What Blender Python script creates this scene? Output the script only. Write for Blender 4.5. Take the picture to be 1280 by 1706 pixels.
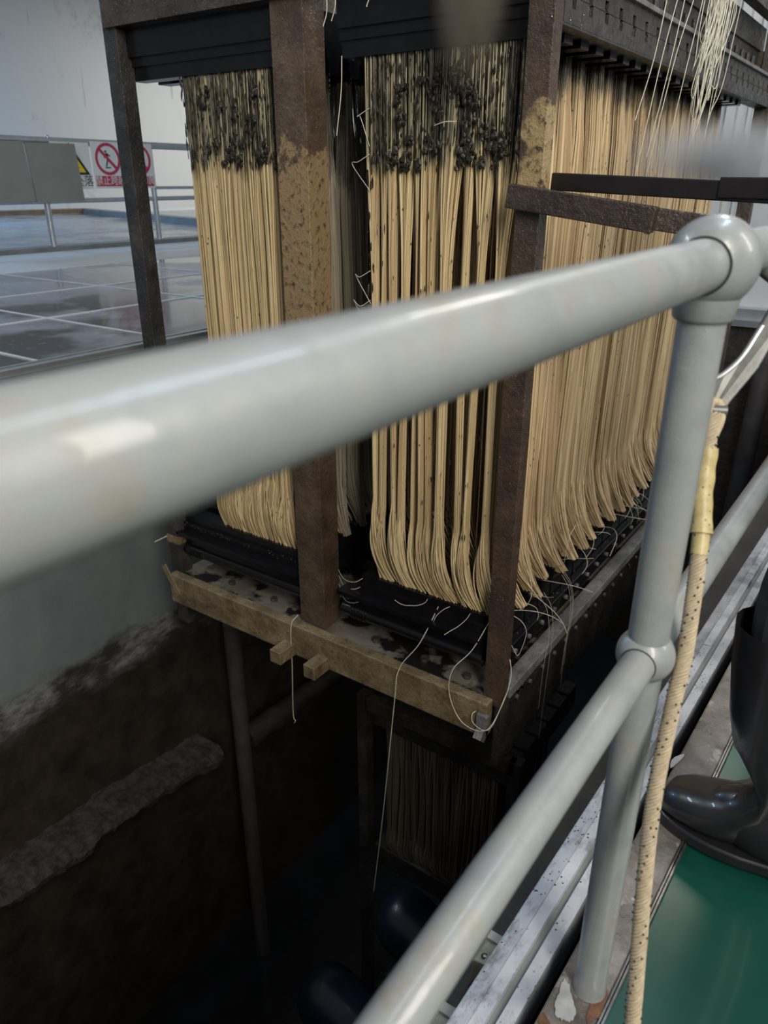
import bpy, math, random
import numpy as np
from mathutils import Vector, Matrix

for o in list(bpy.data.objects):
    bpy.data.objects.remove(o)
scene = bpy.context.scene
C = scene.collection
R = math.radians

# ------------------------------------------------------------------ camera
CAMZ = 1.20
cam_d = bpy.data.cameras.new('camera')
cam_d.sensor_fit = 'VERTICAL'
cam_d.sensor_height = 36.0
cam_d.sensor_width = 27.0
cam_d.lens = 1240.0 / 1706.0 * 36.0
cam_d.clip_start = 0.02
cam_d.clip_end = 200
cam_d.dof.use_dof = True
cam_d.dof.focus_distance = 1.9
cam_d.dof.aperture_fstop = 5.6
cam = bpy.data.objects.new('camera', cam_d)
C.objects.link(cam)
cam.location = (0, 0, CAMZ)
cam.rotation_euler = (R(90 - 23.8), 0, R(35.1))
scene.camera = cam

# ------------------------------------------------------------------ world, lamps, exposure
vs = scene.view_settings
vs.view_transform = 'Standard'
vs.look = 'None'
vs.gamma = 1.0
vs.use_curve_mapping = False
vs.exposure = 0.0

world = bpy.data.worlds.new('hall_air')
scene.world = world
world.use_nodes = True
wb = world.node_tree.nodes['Background']
wb.inputs[0].default_value = (0.80, 0.88, 1.0, 1)
wb.inputs[1].default_value = 0.20

def area_lamp(name, loc, size, power, col, target=None, sy=None):
    d = bpy.data.lights.new(name, 'AREA')
    d.shape = 'RECTANGLE'
    d.size = size
    d.size_y = sy or size
    d.energy = power
    d.color = col
    o = bpy.data.objects.new(name, d)
    C.objects.link(o)
    o.location = loc
    if target is not None:
        v = Vector(target) - Vector(loc)
        o.rotation_euler = v.to_track_quat('-Z', 'Y').to_euler()
    return o

# hall luminaires: long LED strips hung under the roof, plus an added warm key light aimed at the rack
LAMPS = [
    ('hall_and_key_lamp', (0.1, 2.9, 4.8), (0.30, 2.4), 60, (0.62, 0.78, 1.0)),
    ('hall_and_key_lamp', (2.2, -1.3, 3.3), (1.0, 3.0), 250, (1.0, 0.94, 0.84)),  # unseen key light, added to brighten the fibre front
    ('hall_and_key_lamp', (3.0, 2.6, 3.6), (0.50, 2.4), 90, (1.0, 0.94, 0.85)),
    ('hall_and_key_lamp', (-6.0, 1.0, 6.0), (0.35, 2.4), 130, (0.70, 0.86, 1.0)),
    ('hall_and_key_lamp', (-17.5, 5.0, 6.0), (0.35, 2.4), 900, (0.33, 0.62, 1.0)),
    ('hall_and_key_lamp', (-16.5, 20.0, 6.5), (0.35, 2.4), 620, (1.0, 0.95, 0.84)),
    ('hall_and_key_lamp', (-1.0, 6.4, 4.6), (0.35, 2.0), 60, (1.0, 0.95, 0.88)),
]
for n, loc, (sx, sy), p, col in LAMPS:
    area_lamp(n, loc, sx, p, col, (-1.2, 2.2, .4) if loc[0] > 1 else None, sy)

# ------------------------------------------------------------------ material helpers
class NT:
    def __init__(s, name):
        s.m = bpy.data.materials.new(name)
        s.m.use_nodes = True
        s.t = s.m.node_tree
        s.b = s.t.nodes['Principled BSDF']
        s._co = None
    def n(s, kind, **kw):
        x = s.t.nodes.new(kind)
        for k, v in kw.items():
            setattr(x, k, v)
        return x
    def link(s, a, b):
        s.t.links.new(a, b)
    def co(s, scale=(1, 1, 1), world=True):
        g = s.n('ShaderNodeNewGeometry') if world else s.n('ShaderNodeTexCoord')
        mp = s.n('ShaderNodeMapping')
        mp.inputs['Scale'].default_value = scale
        s.link(g.outputs['Position'] if world else g.outputs['Object'], mp.inputs['Vector'])
        return mp.outputs['Vector']
    def noise(s, scale=5, detail=4, rough=.6, stretch=(1, 1, 1), dist=0.0):
        x = s.n('ShaderNodeTexNoise')
        x.inputs['Scale'].default_value = scale
        x.inputs['Detail'].default_value = detail
        x.inputs['Roughness'].default_value = rough
        x.inputs['Distortion'].default_value = dist
        s.link(s.co(stretch), x.inputs['Vector'])
        return x.outputs['Fac']
    def voro(s, scale=30, stretch=(1, 1, 1), feature='F1'):
        x = s.n('ShaderNodeTexVoronoi', feature=feature)
        x.inputs['Scale'].default_value = scale
        s.link(s.co(stretch), x.inputs['Vector'])
        return x.outputs['Distance']
    def ramp(s, fac, stops):
        x = s.n('ShaderNodeValToRGB')
        e = x.color_ramp.elements
        while len(e) < len(stops):
            e.new(.5)
        for k, (p, c) in zip(e, stops):
            k.position = p
            k.color = (*c, 1) if len(c) == 3 else c
        s.link(fac, x.inputs['Fac'])
        return x.outputs['Color']
    def step(s, fac, a, b):
        x = s.n('ShaderNodeMapRange')
        x.clamp = True
        x.inputs['From Min'].default_value = a
        x.inputs['From Max'].default_value = b
        s.link(fac, x.inputs['Value'])
        return x.outputs['Result']
    def math(s, op, a, b=None):
        x = s.n('ShaderNodeMath', operation=op)
        for i, v in enumerate((a, b)):
            if v is None:
                continue
            if isinstance(v, (int, float)):
                x.inputs[i].default_value = v
            else:
                s.link(v, x.inputs[i])
        return x.outputs[0]
    def mix(s, fac, a, b):
        x = s.n('ShaderNodeMix', data_type='RGBA')
        for i, v in ((0, fac), (6, a), (7, b)):
            if isinstance(v, (int, float)):
                x.inputs[i].default_value = v
            elif isinstance(v, tuple):
                x.inputs[i].default_value = (*v, 1)
            else:
                s.link(v, x.inputs[i])
        return x.outputs[2]
    def z(s):
        g = s.n('ShaderNodeNewGeometry')
        q = s.n('ShaderNodeSeparateXYZ')
        s.link(g.outputs['Position'], q.inputs[0])
        return q.outputs
    def set(s, col=None, rough=None, metal=None, bump=None, bstr=.3, bdist=.01, coat=None, spec=None):
        for k, v in (('Base Color', col), ('Roughness', rough), ('Metallic', metal), ('Coat Weight', coat), ('Specular IOR Level', spec)):
            if v is None:
                continue
            if isinstance(v, tuple):
                s.b.inputs[k].default_value = (*v, 1)
            elif isinstance(v, (int, float)):
                s.b.inputs[k].default_value = v
            else:
                s.link(v, s.b.inputs[k])
        if bump is not None:
            x = s.n('ShaderNodeBump')
            x.inputs['Strength'].default_value = bstr
            x.inputs['Distance'].default_value = bdist
            s.link(bump, x.inputs['Height'])
            s.link(x.outputs['Normal'], s.b.inputs['Normal'])
        return s.m

M = {}
def plain(name, col, rough=.5, metal=0.0, var=.25, nscale=20, bstr=.15, bdist=.002, coat=None, spec=None):
    t = NT(name)
    f = t.noise(nscale, 5, .65)
    dk = tuple(c * (1 - var) for c in col)
    lt = tuple(min(1, c * (1 + var)) for c in col)
    M[name] = t.set(t.ramp(f, [(.3, dk), (.7, lt)]), rough, metal, f, bstr, bdist, coat, spec)
    return M[name]

# painted pipe railing: pale grey-green gloss paint, brown mud stains, water beads
t = NT('rail_paint')
st = t.math('MULTIPLY', t.step(t.noise(14, 6, .7), .50, .70), t.step(t.noise(3.1, 2), .42, .58))
sp = t.step(t.voro(160), .10, .05)
sp2 = t.math('MULTIPLY', sp, t.step(t.noise(30, 2), .55, .62))
base = t.ramp(t.noise(14, 4), [(.3, (.190, .206, .208)), (.7, (.262, .28, .28))])
c1 = t.mix(t.math('MULTIPLY', st, .6), base, (.19, .15, .09))
c2 = t.mix(sp2, c1, (.07, .07, .06))
bead = t.math('ADD', t.step(t.voro(210), .32, .05), t.math('MULTIPLY', t.noise(120, 3), .5))
M['rail_paint'] = t.set(c2, t.ramp(t.noise(40, 3), [(.3, (.26,) * 3), (.7, (.45,) * 3)]), 0.0, bead, .2, .0012, .2)

plain('gap_black', (.012, .012, .012), .7)
plain('galvanised', (.50, .53, .55), .3, .7, .12, 8)
plain('board_grey', (.20, .205, .185), .55, 0, .1, 3)
plain('sign_white', (.62, .66, .66), .35, 0, .03)
plain('sign_red', (.42, .03, .07), .4, 0, .05)
plain('sign_black', (.015, .015, .018), .4, 0, .05)
plain('sign_yellow', (.72, .58, .02), .4, 0, .05)

# cream hall wall with smudges
t = NT('hall_wall_paint')
sm = t.math('MAXIMUM', t.math('MULTIPLY', t.step(t.noise(.9, 6, .7, (1, 1, .5)), .55, .70), t.step(t.noise(5, 4), .4, .62)), t.step(t.noise(1.6, 4, .6, (1, 2.5, .22)), .66, .72))
M['hall_wall_paint'] = t.set(t.mix(t.math('MULTIPLY', sm, .6), (.56, .58, .59), (.20, .21, .22)), .6, 0, t.noise(3), .1, .01)

# wet deck slabs
t = NT('wet_slab')
pud = t.noise(1.1, 4, .55)
grit = t.step(t.noise(26, 6, .75), .58, .70)
dark = t.step(pud, .50, .58)
col = t.mix(dark, t.ramp(t.noise(4, 5), [(.3, (.17, .175, .20)), (.7, (.27, .275, .30))]), (.035, .037, .045))
col = t.mix(t.math('MULTIPLY', t.math('MULTIPLY', grit, dark), .7), col, (.5, .5, .5))
M['wet_slab'] = t.set(col, t.ramp(pud, [(.40, (.34,) * 3), (.56, (.13,) * 3)]), 0, t.noise(18, 3), .10, .004, .15)
plain('slab_joint', (.55, .57, .58), .4, 0, .1)
t = NT('teal_paint_floor')
M['teal_paint_floor'] = t.set(t.ramp(t.noise(1.5, 4), [(.35, (.10, .23, .20)), (.7, (.17, .31, .275))]), .6, 0, t.noise(8, 3), .05, .003, 0, .06)
plain('deck_concrete', (.30, .29, .27), .35, 0, .25, 2)
plain('deck_kerb', (.17, .18, .18), .4, 0, .25, 4)
plain('deck_kerb_brown', (.20, .14, .08), .5, 0, .25, 4)

# tank concrete: grey painted upper, scum band, black-brown slime below the water line
t = NT('tank_wall')
z = t.z()[2]
wav = t.math('ADD', z, t.math('MULTIPLY', t.math('SUBTRACT', t.noise(2.5, 6, .7, (1, 1, 1.6)), .5), .22))
grey = t.ramp(t.noise(3, 5, .6, (1, 1, .35)), [(.3, (.13, .15, .155)), (.7, (.20, .22, .225))])
scum = t.ramp(t.math('MULTIPLY', t.noise(22, 6, .8, (1, .6, 1.5)), t.step(t.noise(2.2, 3), .25, .65)), [(.30, (.035, .032, .028)), (.60, (.24, .25, .24))])
slime = t.ramp(t.noise(5, 6, .7), [(.3, (.010, .008, .006)), (.75, (.045, .032, .022))])
f1 = t.step(wav, -1.06, -1.12)
f2 = t.step(wav, -1.24, -1.34)
col = t.mix(f2, t.mix(f1, grey, scum), slime)
M['tank_wall'] = t.set(col, t.ramp(t.noise(6), [(.3, (.45,) * 3), (.7, (.75,) * 3)]), 0, t.noise(14, 6, .7), .35, .01)
t = NT('tank_slime')
M['tank_slime'] = t.set(t.ramp(t.noise(5, 6, .75), [(.3, (.008, .007, .006)), (.72, (.05, .036, .025))]), .6, 0, t.noise(10, 6, .7), .6, .03)
t = NT('ledge_sludge')
M['ledge_sludge'] = t.set(t.ramp(t.noise(16, 6, .8), [(.38, (.02, .017, .014)), (.75, (.15, .135, .115))]), .7, 0, t.noise(24, 6, .8), 1, .03)
plain('tank_water', (.012, .014, .018), .12, 0, .3, 3, .25, .02)
plain('lip_dark', (.045, .055, .052), .4, 0, .3, 4)
plain('navy_pipe', (.014, .020, .040), .34, 0, .3, 6, .1, .004, .1)
plain('grey_pipe', (.06, .055, .055), .5, 0, .3, 8)

# walkway
t = NT('green_epoxy')
M['green_epoxy'] = t.set(t.ramp(t.noise(3, 5), [(.3, (.003, .036, .025)), (.7, (.005, .052, .035))]), .26, 0, t.noise(9, 3), .05, .004, .1)
t = NT('kerb_concrete')
f = t.noise(9, 7, .75)
chip = t.step(t.noise(16, 5, .7), .60, .64)
col = t.ramp(f, [(.28, (.035, .030, .028)), (.5, (.12, .105, .09)), (.74, (.24, .22, .20))])
M['kerb_concrete'] = t.set(t.mix(t.math('MULTIPLY', chip, .5), col, (.36, .35, .33)), t.ramp(f, [(.3, (.18,) * 3), (.7, (.5,) * 3)]), 0, f, .6, .012)
plain('white_paint_flake', (.36, .37, .37), .45, 0, .2, 30, .4, .004)
plain('rust', (.10, .045, .02), .6, 0, .6, 30, .6, .006)
plain('steel_edge', (.16, .15, .14), .3, .8, .4, 30)
t = NT('tray_paint')
spk = t.math('MULTIPLY', t.step(t.voro(95), .24, .14), t.step(t.noise(11, 3), .46, .56))
col = t.ramp(t.noise(12, 5), [(.3, (.30, .32, .37)), (.7, (.46, .48, .52))])
col = t.mix(t.math('MULTIPLY', t.step(t.noise(19, 7, .8, (1, .5, 1)), .50, .66), .85), col, (.11, .115, .115))
M['tray_paint'] = t.set(t.mix(spk, col, (.02, .02, .02)), .35, 0, t.noise(40, 4), .25, .002)
plain('cream_plastic', (.24, .225, .165), .45, 0, .25, 40)

# cassette
def rust_mat(name, a, b, c, patch=None, spec=.5, thr=-1.0):
    t = NT(name)
    f = t.noise(7, 7, .72)
    g = t.noise(45, 5, .7)
    col = t.ramp(f, [(.30, a), (.5, b), (.72, c)])
    col = t.mix(t.math('MULTIPLY', t.step(g, .56, .68), .6), col, tuple(x * .25 for x in a))
    if patch:
        z0, z1, pc = patch
        z = t.z()[2]
        zz = t.math('ADD', z, t.math('MULTIPLY', t.math('SUBTRACT', t.noise(6, 6, .75), .5), .5))
        fac = t.math('MULTIPLY', t.step(zz, z0, z0 + .03), t.step(zz, z1 + .03, z1))
        fac = t.math('MULTIPLY', t.math('MULTIPLY', fac, t.step(g, .66, .52)), t.step(t.noise(4.5, 4), thr, thr + .04))
        col = t.mix(fac, col, pc)
    M[name] = t.set(col, t.ramp(g, [(.35, (.16,) * 3), (.65, (.55,) * 3)]), 0, t.math('ADD', t.math('ADD', g, f), t.math('MULTIPLY', t.noise(160, 3, .7), .35)), .9, .006, spec=spec)
rust_mat('frame_dark', (.022, .017, .014), (.055, .040, .030), (.11, .085, .06))
rust_mat('frame_black', (.016, .015, .015), (.035, .032, .030), (.075, .07, .065))
rust_mat('post_mid', (.030, .020, .014), (.080, .052, .033), (.14, .10, .065), (.62, 1.26, (.30, .205, .105)))
rust_mat('post_right', (.030, .020, .016), (.060, .038, .026), (.105, .07, .045), (1.14, 1.36, (.33, .24, .115)), thr=.47)
rust_mat('beam_tan', (.075, .050, .028), (.19, .14, .078), (.31, .25, .15))
rust_mat('timber_brown', (.020, .013, .011), (.040, .026, .021), (.07, .048, .038))
plain('bar_black', (.010, .008, .008), .45, 0, .4, 12)
plain('header_black', (.006, .006, .007), .22, 0, .4, 20, .12, .002, .12, .35)
rust_mat('flange_grey', (.07, .065, .06), (.16, .155, .15), (.28, .27, .26))
t = NT('base_plate_mud')
f = t.noise(6, 6, .7)
wet = t.step(t.noise(4.5, 4, .6), .50, .55)
col = t.mix(wet, t.ramp(f, [(.3, (.10, .085, .07)), (.7, (.22, .195, .165))]), (.014, .012, .012))
M['base_plate_mud'] = t.set(col, t.ramp(f, [(.3, (.12,) * 3), (.7, (.4,) * 3)]), 0, f, .4, .01)

def fibre_mat(name, zs, spread, clean_a, clean_b, smear=.55):
    t = NT(name)
    at = t.n('ShaderNodeAttribute', attribute_name='tone')
    tone = at.outputs['Fac']
    z = t.z()[2]
    clean = t.ramp(tone, [(.0, clean_a), (.55, tuple((p + q) / 2 for p, q in zip(clean_a, clean_b))), (1., clean_b)])
    long_ = t.noise(3.0, 4, .6, (6, 6, .5))
    clean = t.mix(t.math('MULTIPLY', t.step(long_, .5, .75), .45), clean, (.36, .24, .14))
    spots = t.math('MULTIPLY', t.step(t.voro(55, (1, 1, .7)), .20, .13), t.step(t.noise(7, 3, .6), .54, .60))
    clean = t.mix(t.math('MULTIPLY', spots, .9), clean, (.035, .024, .015))
    zz = t.math('ADD', z, t.math('MULTIPLY', t.math('SUBTRACT', t.noise(11, 5, .7, (1, 1, .35)), .5), spread))
    top = t.step(zz, zs - .02, zs + .05)
    strip = t.step(t.math('ADD', tone, t.math('MULTIPLY', t.math('SUBTRACT', t.noise(30, 4, .7, (1, 1, .25)), .5), 1.6)), .54, .80)
    mud = t.mix(t.math('MULTIPLY', strip, smear), t.ramp(t.noise(40, 4), [(.3, (.022, .018, .012)), (.7, (.075, .062, .040))]), (.36, .31, .19))
    col = t.mix(top, clean, mud)
    M[name] = t.set(col, t.mix(top, (.5, .5, .5), (.3, .3, .3)), 0, t.noise(200, 2), .05, .001)
fibre_mat('fibre_front', 1.25, .34, (.38, .27, .13), (.72, .585, .34), .9)
fibre_mat('fibre_side', 1.44, .40, (.33, .225, .115), (.74, .59, .36), .62)
fibre_mat('fibre_fouled_shaded', 1.22, .5, (.15, .125, .09), (.37, .33, .25), .15)  # grey fouling, with shade between the columns mixed into the colour
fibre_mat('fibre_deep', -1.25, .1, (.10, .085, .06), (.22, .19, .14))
plain('fibre_loose', (.62, .58, .46), .45, 0, .1)
plain('sludge', (.022, .018, .011), .3, 0, .6, 60, .8, .006)

# rope etc.
plain('water_bead', (.14, .14, .14), .04, 0, .05, 20, 0, .001, 1.0, .9)
plain('rope_cream', (.36, .295, .20), .7, 0, .22, 120, .3, .001)
plain('rope_black', (.012, .011, .010), .7)
t = NT('tape_yellow')
fl = t.math('MULTIPLY', t.step(t.voro(130), .22, .12), t.step(t.noise(28, 3), .46, .56))
M['tape_yellow'] = t.set(t.mix(fl, t.ramp(t.noise(40, 4), [(.3, (.30, .235, .10)), (.7, (.46, .38, .19))]), (.03, .025, .015)), .45, 0, t.noise(90, 3), .4, .002)
plain('shackle_steel', (.11, .11, .105), .42, .3, .3, 40, .3, .002)
plain('boot_rubber', (.012, .012, .014), .33, 0, .3, 12, .15, .003, .2)
plain('trouser_cloth', (.012, .013, .018), .8, 0, .3, 30)
plain('jacket_cloth', (.03, .045, .09), .8, 0, .3, 30)
plain('skin', (.45, .28, .20), .5, 0, .08)
plain('hair', (.012, .010, .009), .5)

# ------------------------------------------------------------------ mesh helpers
class MB:
    def __init__(s):
        s.v = []
        s.f = []
    def add(s, vs, fs):
        k = len(s.v)
        s.v += [tuple(v) for v in vs]
        s.f += [tuple(i + k for i in f) for f in fs]
        return s
    def box(s, x0, x1, y0, y1, z0, z1, ch=0.0):
        if ch <= 0:
            v = [(x, y, z) for z in (z0, z1) for y in (y0, y1) for x in (x0, x1)]
            return s.add(v, [(0, 2, 3, 1), (4, 5, 7, 6), (0, 1, 5, 4), (2, 6, 7, 3), (0, 4, 6, 2), (1, 3, 7, 5)])
        # chamfered box: convex hull of 24 points
        import bmesh
        bm = bmesh.new()
        for x, sx in ((x0, 1), (x1, -1)):
            for y, sy in ((y0, 1), (y1, -1)):
                for z, sz in ((z0, 1), (z1, -1)):
                    bm.verts.new((x, y + sy * ch, z + sz * ch))
                    bm.verts.new((x + sx * ch, y, z + sz * ch))
                    bm.verts.new((x + sx * ch, y + sy * ch, z))
        bmesh.ops.convex_hull(bm, input=bm.verts[:])
        bm.verts.index_update()
        s.add([v.co[:] for v in bm.verts], [[v.index for v in f.verts] for f in bm.faces])
        bm.free()
        return s
    def obox(s, a, b, w, h, up=(0, 0, 1)):
        """bar of width w, height h from a to b"""
        a = Vector(a); b = Vector(b)
        d = (b - a).normalized()
        sd = d.cross(Vector(up)).normalized()
        u = sd.cross(d)
        v = []
        for p in (a, b):
            for i, j in ((-1, -1), (1, -1), (1, 1), (-1, 1)):
                v.append(p + sd * i * w / 2 + u * j * h / 2)
        return s.add(v, [(0, 1, 2, 3), (7, 6, 5, 4), (0, 4, 5, 1), (1, 5, 6, 2), (2, 6, 7, 3), (3, 7, 4, 0)])
    def tube(s, pts, r, n=12, cap=True, flat=1.0):
        pts = [Vector(p) for p in pts]
        rs = r if isinstance(r, (list, tuple)) else [r] * len(pts)
        v = []
        f = []
        prev = None
        for i, p in enumerate(pts):
            d = (pts[min(i + 1, len(pts) - 1)] - pts[max(i - 1, 0)]).normalized()
            if prev is None:
                a = Vector((0, 0, 1)) if abs(d.z) < .9 else Vector((1, 0, 0))
                prev = d.cross(a).normalized()
            e1 = (prev - d * prev.dot(d)).normalized()
            e2 = d.cross(e1)
            prev = e1
            for k in range(n):
                an = 2 * math.pi * k / n
                v.append(p + e1 * math.cos(an) * rs[i] + e2 * math.sin(an) * rs[i] * flat)
        for i in range(len(pts) - 1):
            for k in range(n):
                a = i * n + k; b = i * n + (k + 1) % n
                f.append((a, b, b + n, a + n))
        if cap:
            f.append(tuple(range(n))[::-1])
            f.append(tuple(range((len(pts) - 1) * n, len(pts) * n)))
        return s.add(v, f)
    def ball(s, c, r, nu=20, nv=12, sc=(1, 1, 1), jit=0, rng=None):
        v = []
        f = []
        for j in range(1, nv):
            th = math.pi * j / nv
            for i in range(nu):
                ph = 2 * math.pi * i / nu
                q = 1 + (rng.uniform(-jit, jit) if jit else 0)
                v.append((c[0] + r * q * sc[0] * math.sin(th) * math.cos(ph), c[1] + r * q * sc[1] * math.sin(th) * math.sin(ph), c[2] + r * q * sc[2] * math.cos(th)))
        v.append((c[0], c[1], c[2] + r * sc[2])); v.append((c[0], c[1], c[2] - r * sc[2]))
        T = len(v) - 2
        for j in range(nv - 2):
            for i in range(nu):
                a = j * nu + i; b = j * nu + (i + 1) % nu
                f.append((a, a + nu, b + nu, b))
        for i in range(nu):
            f.append((T, i, (i + 1) % nu))
            k = (nv - 2) * nu
            f.append((T + 1, k + (i + 1) % nu, k + i))
        return s.add(v, f)
    def prism(s, poly, y0, y1):
        """closed XZ outline extruded along Y"""
        n = len(poly)
        v = [(p[0], y0, p[1]) for p in poly] + [(p[0], y1, p[1]) for p in poly]
        f = [tuple(range(n))[::-1], tuple(range(n, 2 * n))]
        f += [(i, (i + 1) % n, (i + 1) % n + n, i + n) for i in range(n)]
        return s.add(v, f)
    def prism_x(s, poly, x0, x1):
        """closed YZ outline extruded along X"""
        n = len(poly)
        v = [(x0, p[0], p[1]) for p in poly] + [(x1, p[0], p[1]) for p in poly]
        f = [tuple(range(n)), tuple(range(n, 2 * n))[::-1]]
        f += [(i + n, (i + 1) % n + n, (i + 1) % n, i) for i in range(n)]
        return s.add(v, f)
    def mesh(s, name, mat, smooth=False):
        me = bpy.data.meshes.new(name)
        me.from_pydata(s.v, [], s.f)
        me.materials.append(M[mat])
        import bmesh
        bm = bmesh.new(); bm.from_mesh(me)
        bmesh.ops.recalc_face_normals(bm, faces=bm.faces[:])
        bm.to_mesh(me); bm.free()
        if smooth:
            me.polygons.foreach_set('use_smooth', [True] * len(me.polygons))
            try:
                me.set_sharp_from_angle(angle=R(42))
            except Exception:
                pass
        me.update()
        return me
    def build(s, name, mat, parent=None, smooth=False, bevel=0):
        o = bpy.data.objects.new(name, s.mesh(name, mat, smooth))
        C.objects.link(o)
        if parent is not None:
            put(o, parent)
        if bevel:
            b = o.modifiers.new('bevel', 'BEVEL'); b.width = bevel; b.segments = 2; b.limit_method = 'ANGLE'
        return o

def put(o, parent):
    o.parent = parent
    o.matrix_parent_inverse = parent_world(parent).inverted()
def parent_world(p):
    m = Matrix.LocRotScale(p.location, p.rotation_euler, p.scale)
    if p.parent is not None:
        m = parent_world(p.parent) @ p.matrix_parent_inverse @ m
    return m
def empty(name, loc=(0, 0, 0)):
    o = bpy.data.objects.new(name, None)
    o.empty_display_size = .05
    C.objects.link(o)
    o.location = loc
    return o
def tag(o, label, cat, group=None):
    o['label'] = label; o['category'] = cat
    if group: o['group'] = group
    return o
def struct(o):
    o['kind'] = 'structure'
    return o
def stuff(o):
    o['kind'] = 'stuff'
    return o
def mesh_copy(src, name, loc, parent=None):
    o = bpy.data.objects.new(name, src)
    C.objects.link(o)
    o.location = loc
    if parent is not None:
        put(o, parent)
    return o

# near side runs a touch askew to the cassette: turn about the railing post
PV = Vector((-.185, .845, 0))
TURN = Matrix.Translation(PV) @ Matrix.Rotation(-R(1.6), 4, 'Z') @ Matrix.Translation(-PV)
TURN_R = Matrix.Translation(PV) @ Matrix.Rotation(-R(.55), 4, 'Z') @ Matrix.Translation(-PV)
def near(mb):
    mb.v = [tuple(TURN @ Vector(p)) for p in mb.v]
    return mb
def nearr(mb):
    mb.v = [tuple(TURN_R @ Vector(p)) for p in mb.v]
    return mb

rng = random.Random(7)
nr = np.random.default_rng(11)

# ================================================================== SETTING
XW = -3.19       # face of the far tank wall
DZ = .45         # far deck level
YE = 8.0         # end of the tank
# walkway floor
o = MB().box(-.145, 3.2, -2.5, 8.0, -.06, -.008).build('floor', 'green_epoxy'); struct(o)
# kerb
o = near(MB().box(-.232, -.152, -2.5, YE - .02, -.5, 0)).build('trim_1', 'kerb_concrete', bevel=.004); struct(o)
kerb = o
m = MB(); m.box(-.152, -.149, -2.5, YE - .02, -.05, .004); m.box(-.1475, -.144, -2.5, YE - .02, -.05, .001)
near(m).build('edge_strip', 'steel_edge', kerb)
# near tank wall
o = MB().box(-.50, -.28, -2.5, YE, -4.0, -.17).build('wall_near', 'tank_slime'); struct(o)
o = MB().box(-.28, -.14, -2.5, YE, -4.0, -.5).build('wall_near_footing', 'tank_slime'); struct(o)
# far tank wall
o = MB().box(XW - .3, XW, -2.5, YE, -4.0, DZ - .02).build('wall_far', 'tank_wall'); struct(o)
# lip strip on the far wall
m = MB(); m.box(XW - .03, XW + .012, -2.5, YE, DZ - .02, DZ + .008)
o = m.build('trim_2', 'galvanised'); struct(o)
o = MB().box(XW, XW + .012, -2.5, YE, .12, DZ - .02).build('trim_9', 'lip_dark'); struct(o)
m = MB(); m.box(XW - .06, XW - .045, -2.5, YE, DZ - .01, DZ + .012)
o = m.build('trim_3', 'galvanised'); struct(o)
# tank floor and end
o = MB().box(XW, -.28, -2.5, YE, -4.1, -3.95).build('floor_tank', 'tank_water'); struct(o)
o = MB().box(-4.0, 3.2, YE, YE + .2, -4.0, -.02).build('wall_tank_end', 'tank_slime'); struct(o)
o = MB().box(XW, -.28, -2.7, -2.5, -4.0, 0).build('wall_tank_start', 'tank_slime'); struct(o)
# pale hall wall at the end of the tank, with ledge and rib
o = MB().box(-4.0, 3.2, YE + .25, YE + .4, -.1, 6.0).build('wall_end', 'hall_wall_paint'); struct(o)
m = MB(); m.box(-4.0, 3.2, YE - .06, YE + .25, -.06, .0); m.box(-4.0, 3.2, YE + .06, YE + .25, .0, .09)
o = m.build('trim_4', 'galvanised'); struct(o)
m = MB(); m.box(-1.88, -1.80, YE + .15, YE + .25, .09, 6.0); m.box(-1.70, -1.67, YE + .19, YE + .25, .09, 6.0)
o = m.build('trim_5', 'hall_wall_paint'); struct(o)
# far deck
o = MB().box(-22.0, XW - .28, -6, 26, DZ - .3, DZ - .003).build('floor_far', 'slab_joint'); struct(o)
deck = o
xs = [(-3.25, -4.32), (-4.35, -5.42), (-5.45, -6.88)]
yl = [-.4, .7, 1.88, 2.60, 3.75, 4.95, 6.15, 7.35, 8.6, 9.9, 11.2]
for xa, xb in xs:
    for ya, yb in zip(yl[:-1], yl[1:]):
        MB().box(xb, xa, ya + .016, yb - .016, DZ - .03, DZ + rng.uniform(-.001, .001)).build('slab', 'wet_slab', deck)
for xj in (-4.335, -5.435, -6.915):
    MB().box(xj - .013, xj + .013, -.4, 11.2, DZ - .03, DZ + .005).build('joint_strip', 'slab_joint', deck)
for yj in yl[1:-1]:
    MB().box(-6.9, -3.25, yj - .012, yj + .012, DZ - .03, DZ + .004).build('joint_strip', 'slab_joint', deck)
MB().box(-8.75, -6.95, -6, 26, DZ - .03, DZ - .004).build('painted_strip', 'teal_paint_floor', deck)
o = MB().box(-9.05, -8.75, -6, 26, DZ - .05, DZ + .05, .006).build('trim_6', 'deck_kerb'); struct(o)
xs2 = [(-9.1, -11.4), (-11.45, -13.9), (-13.95, -16.6), (-16.65, -19.5)]
yl2 = [1.5, 4.5, 7.5, 10.5, 13.5, 17.0, 20.5]
for xa, xb in xs2:
    for ya, yb in zip(yl2[:-1], yl2[1:]):
        MB().box(xb, xa, ya + .03, yb - .03, DZ - .03, DZ + rng.uniform(-.002, .002)).build('slab', 'wet_slab', deck)
o = MB().box(-20.1, -19.6, -6, 13.6, DZ - .05, DZ + .12, .01).build('trim_7', 'deck_kerb_brown'); struct(o)
o = MB().obox((-19.8, 13.6, DZ + .06), (-10.5, 10.3, DZ + .06), .25, .12).build('trim_8', 'deck_kerb'); struct(o)
o = MB().box(-22.2, -22.0, -8, 28, DZ - .3, 9).build('wall_far_hall', 'hall_wall_paint'); struct(o)
o = MB().box(-22.0, -4.0, 26, 26.2, DZ - .3, 9).build('wall_back', 'hall_wall_paint'); struct(o)

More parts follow.
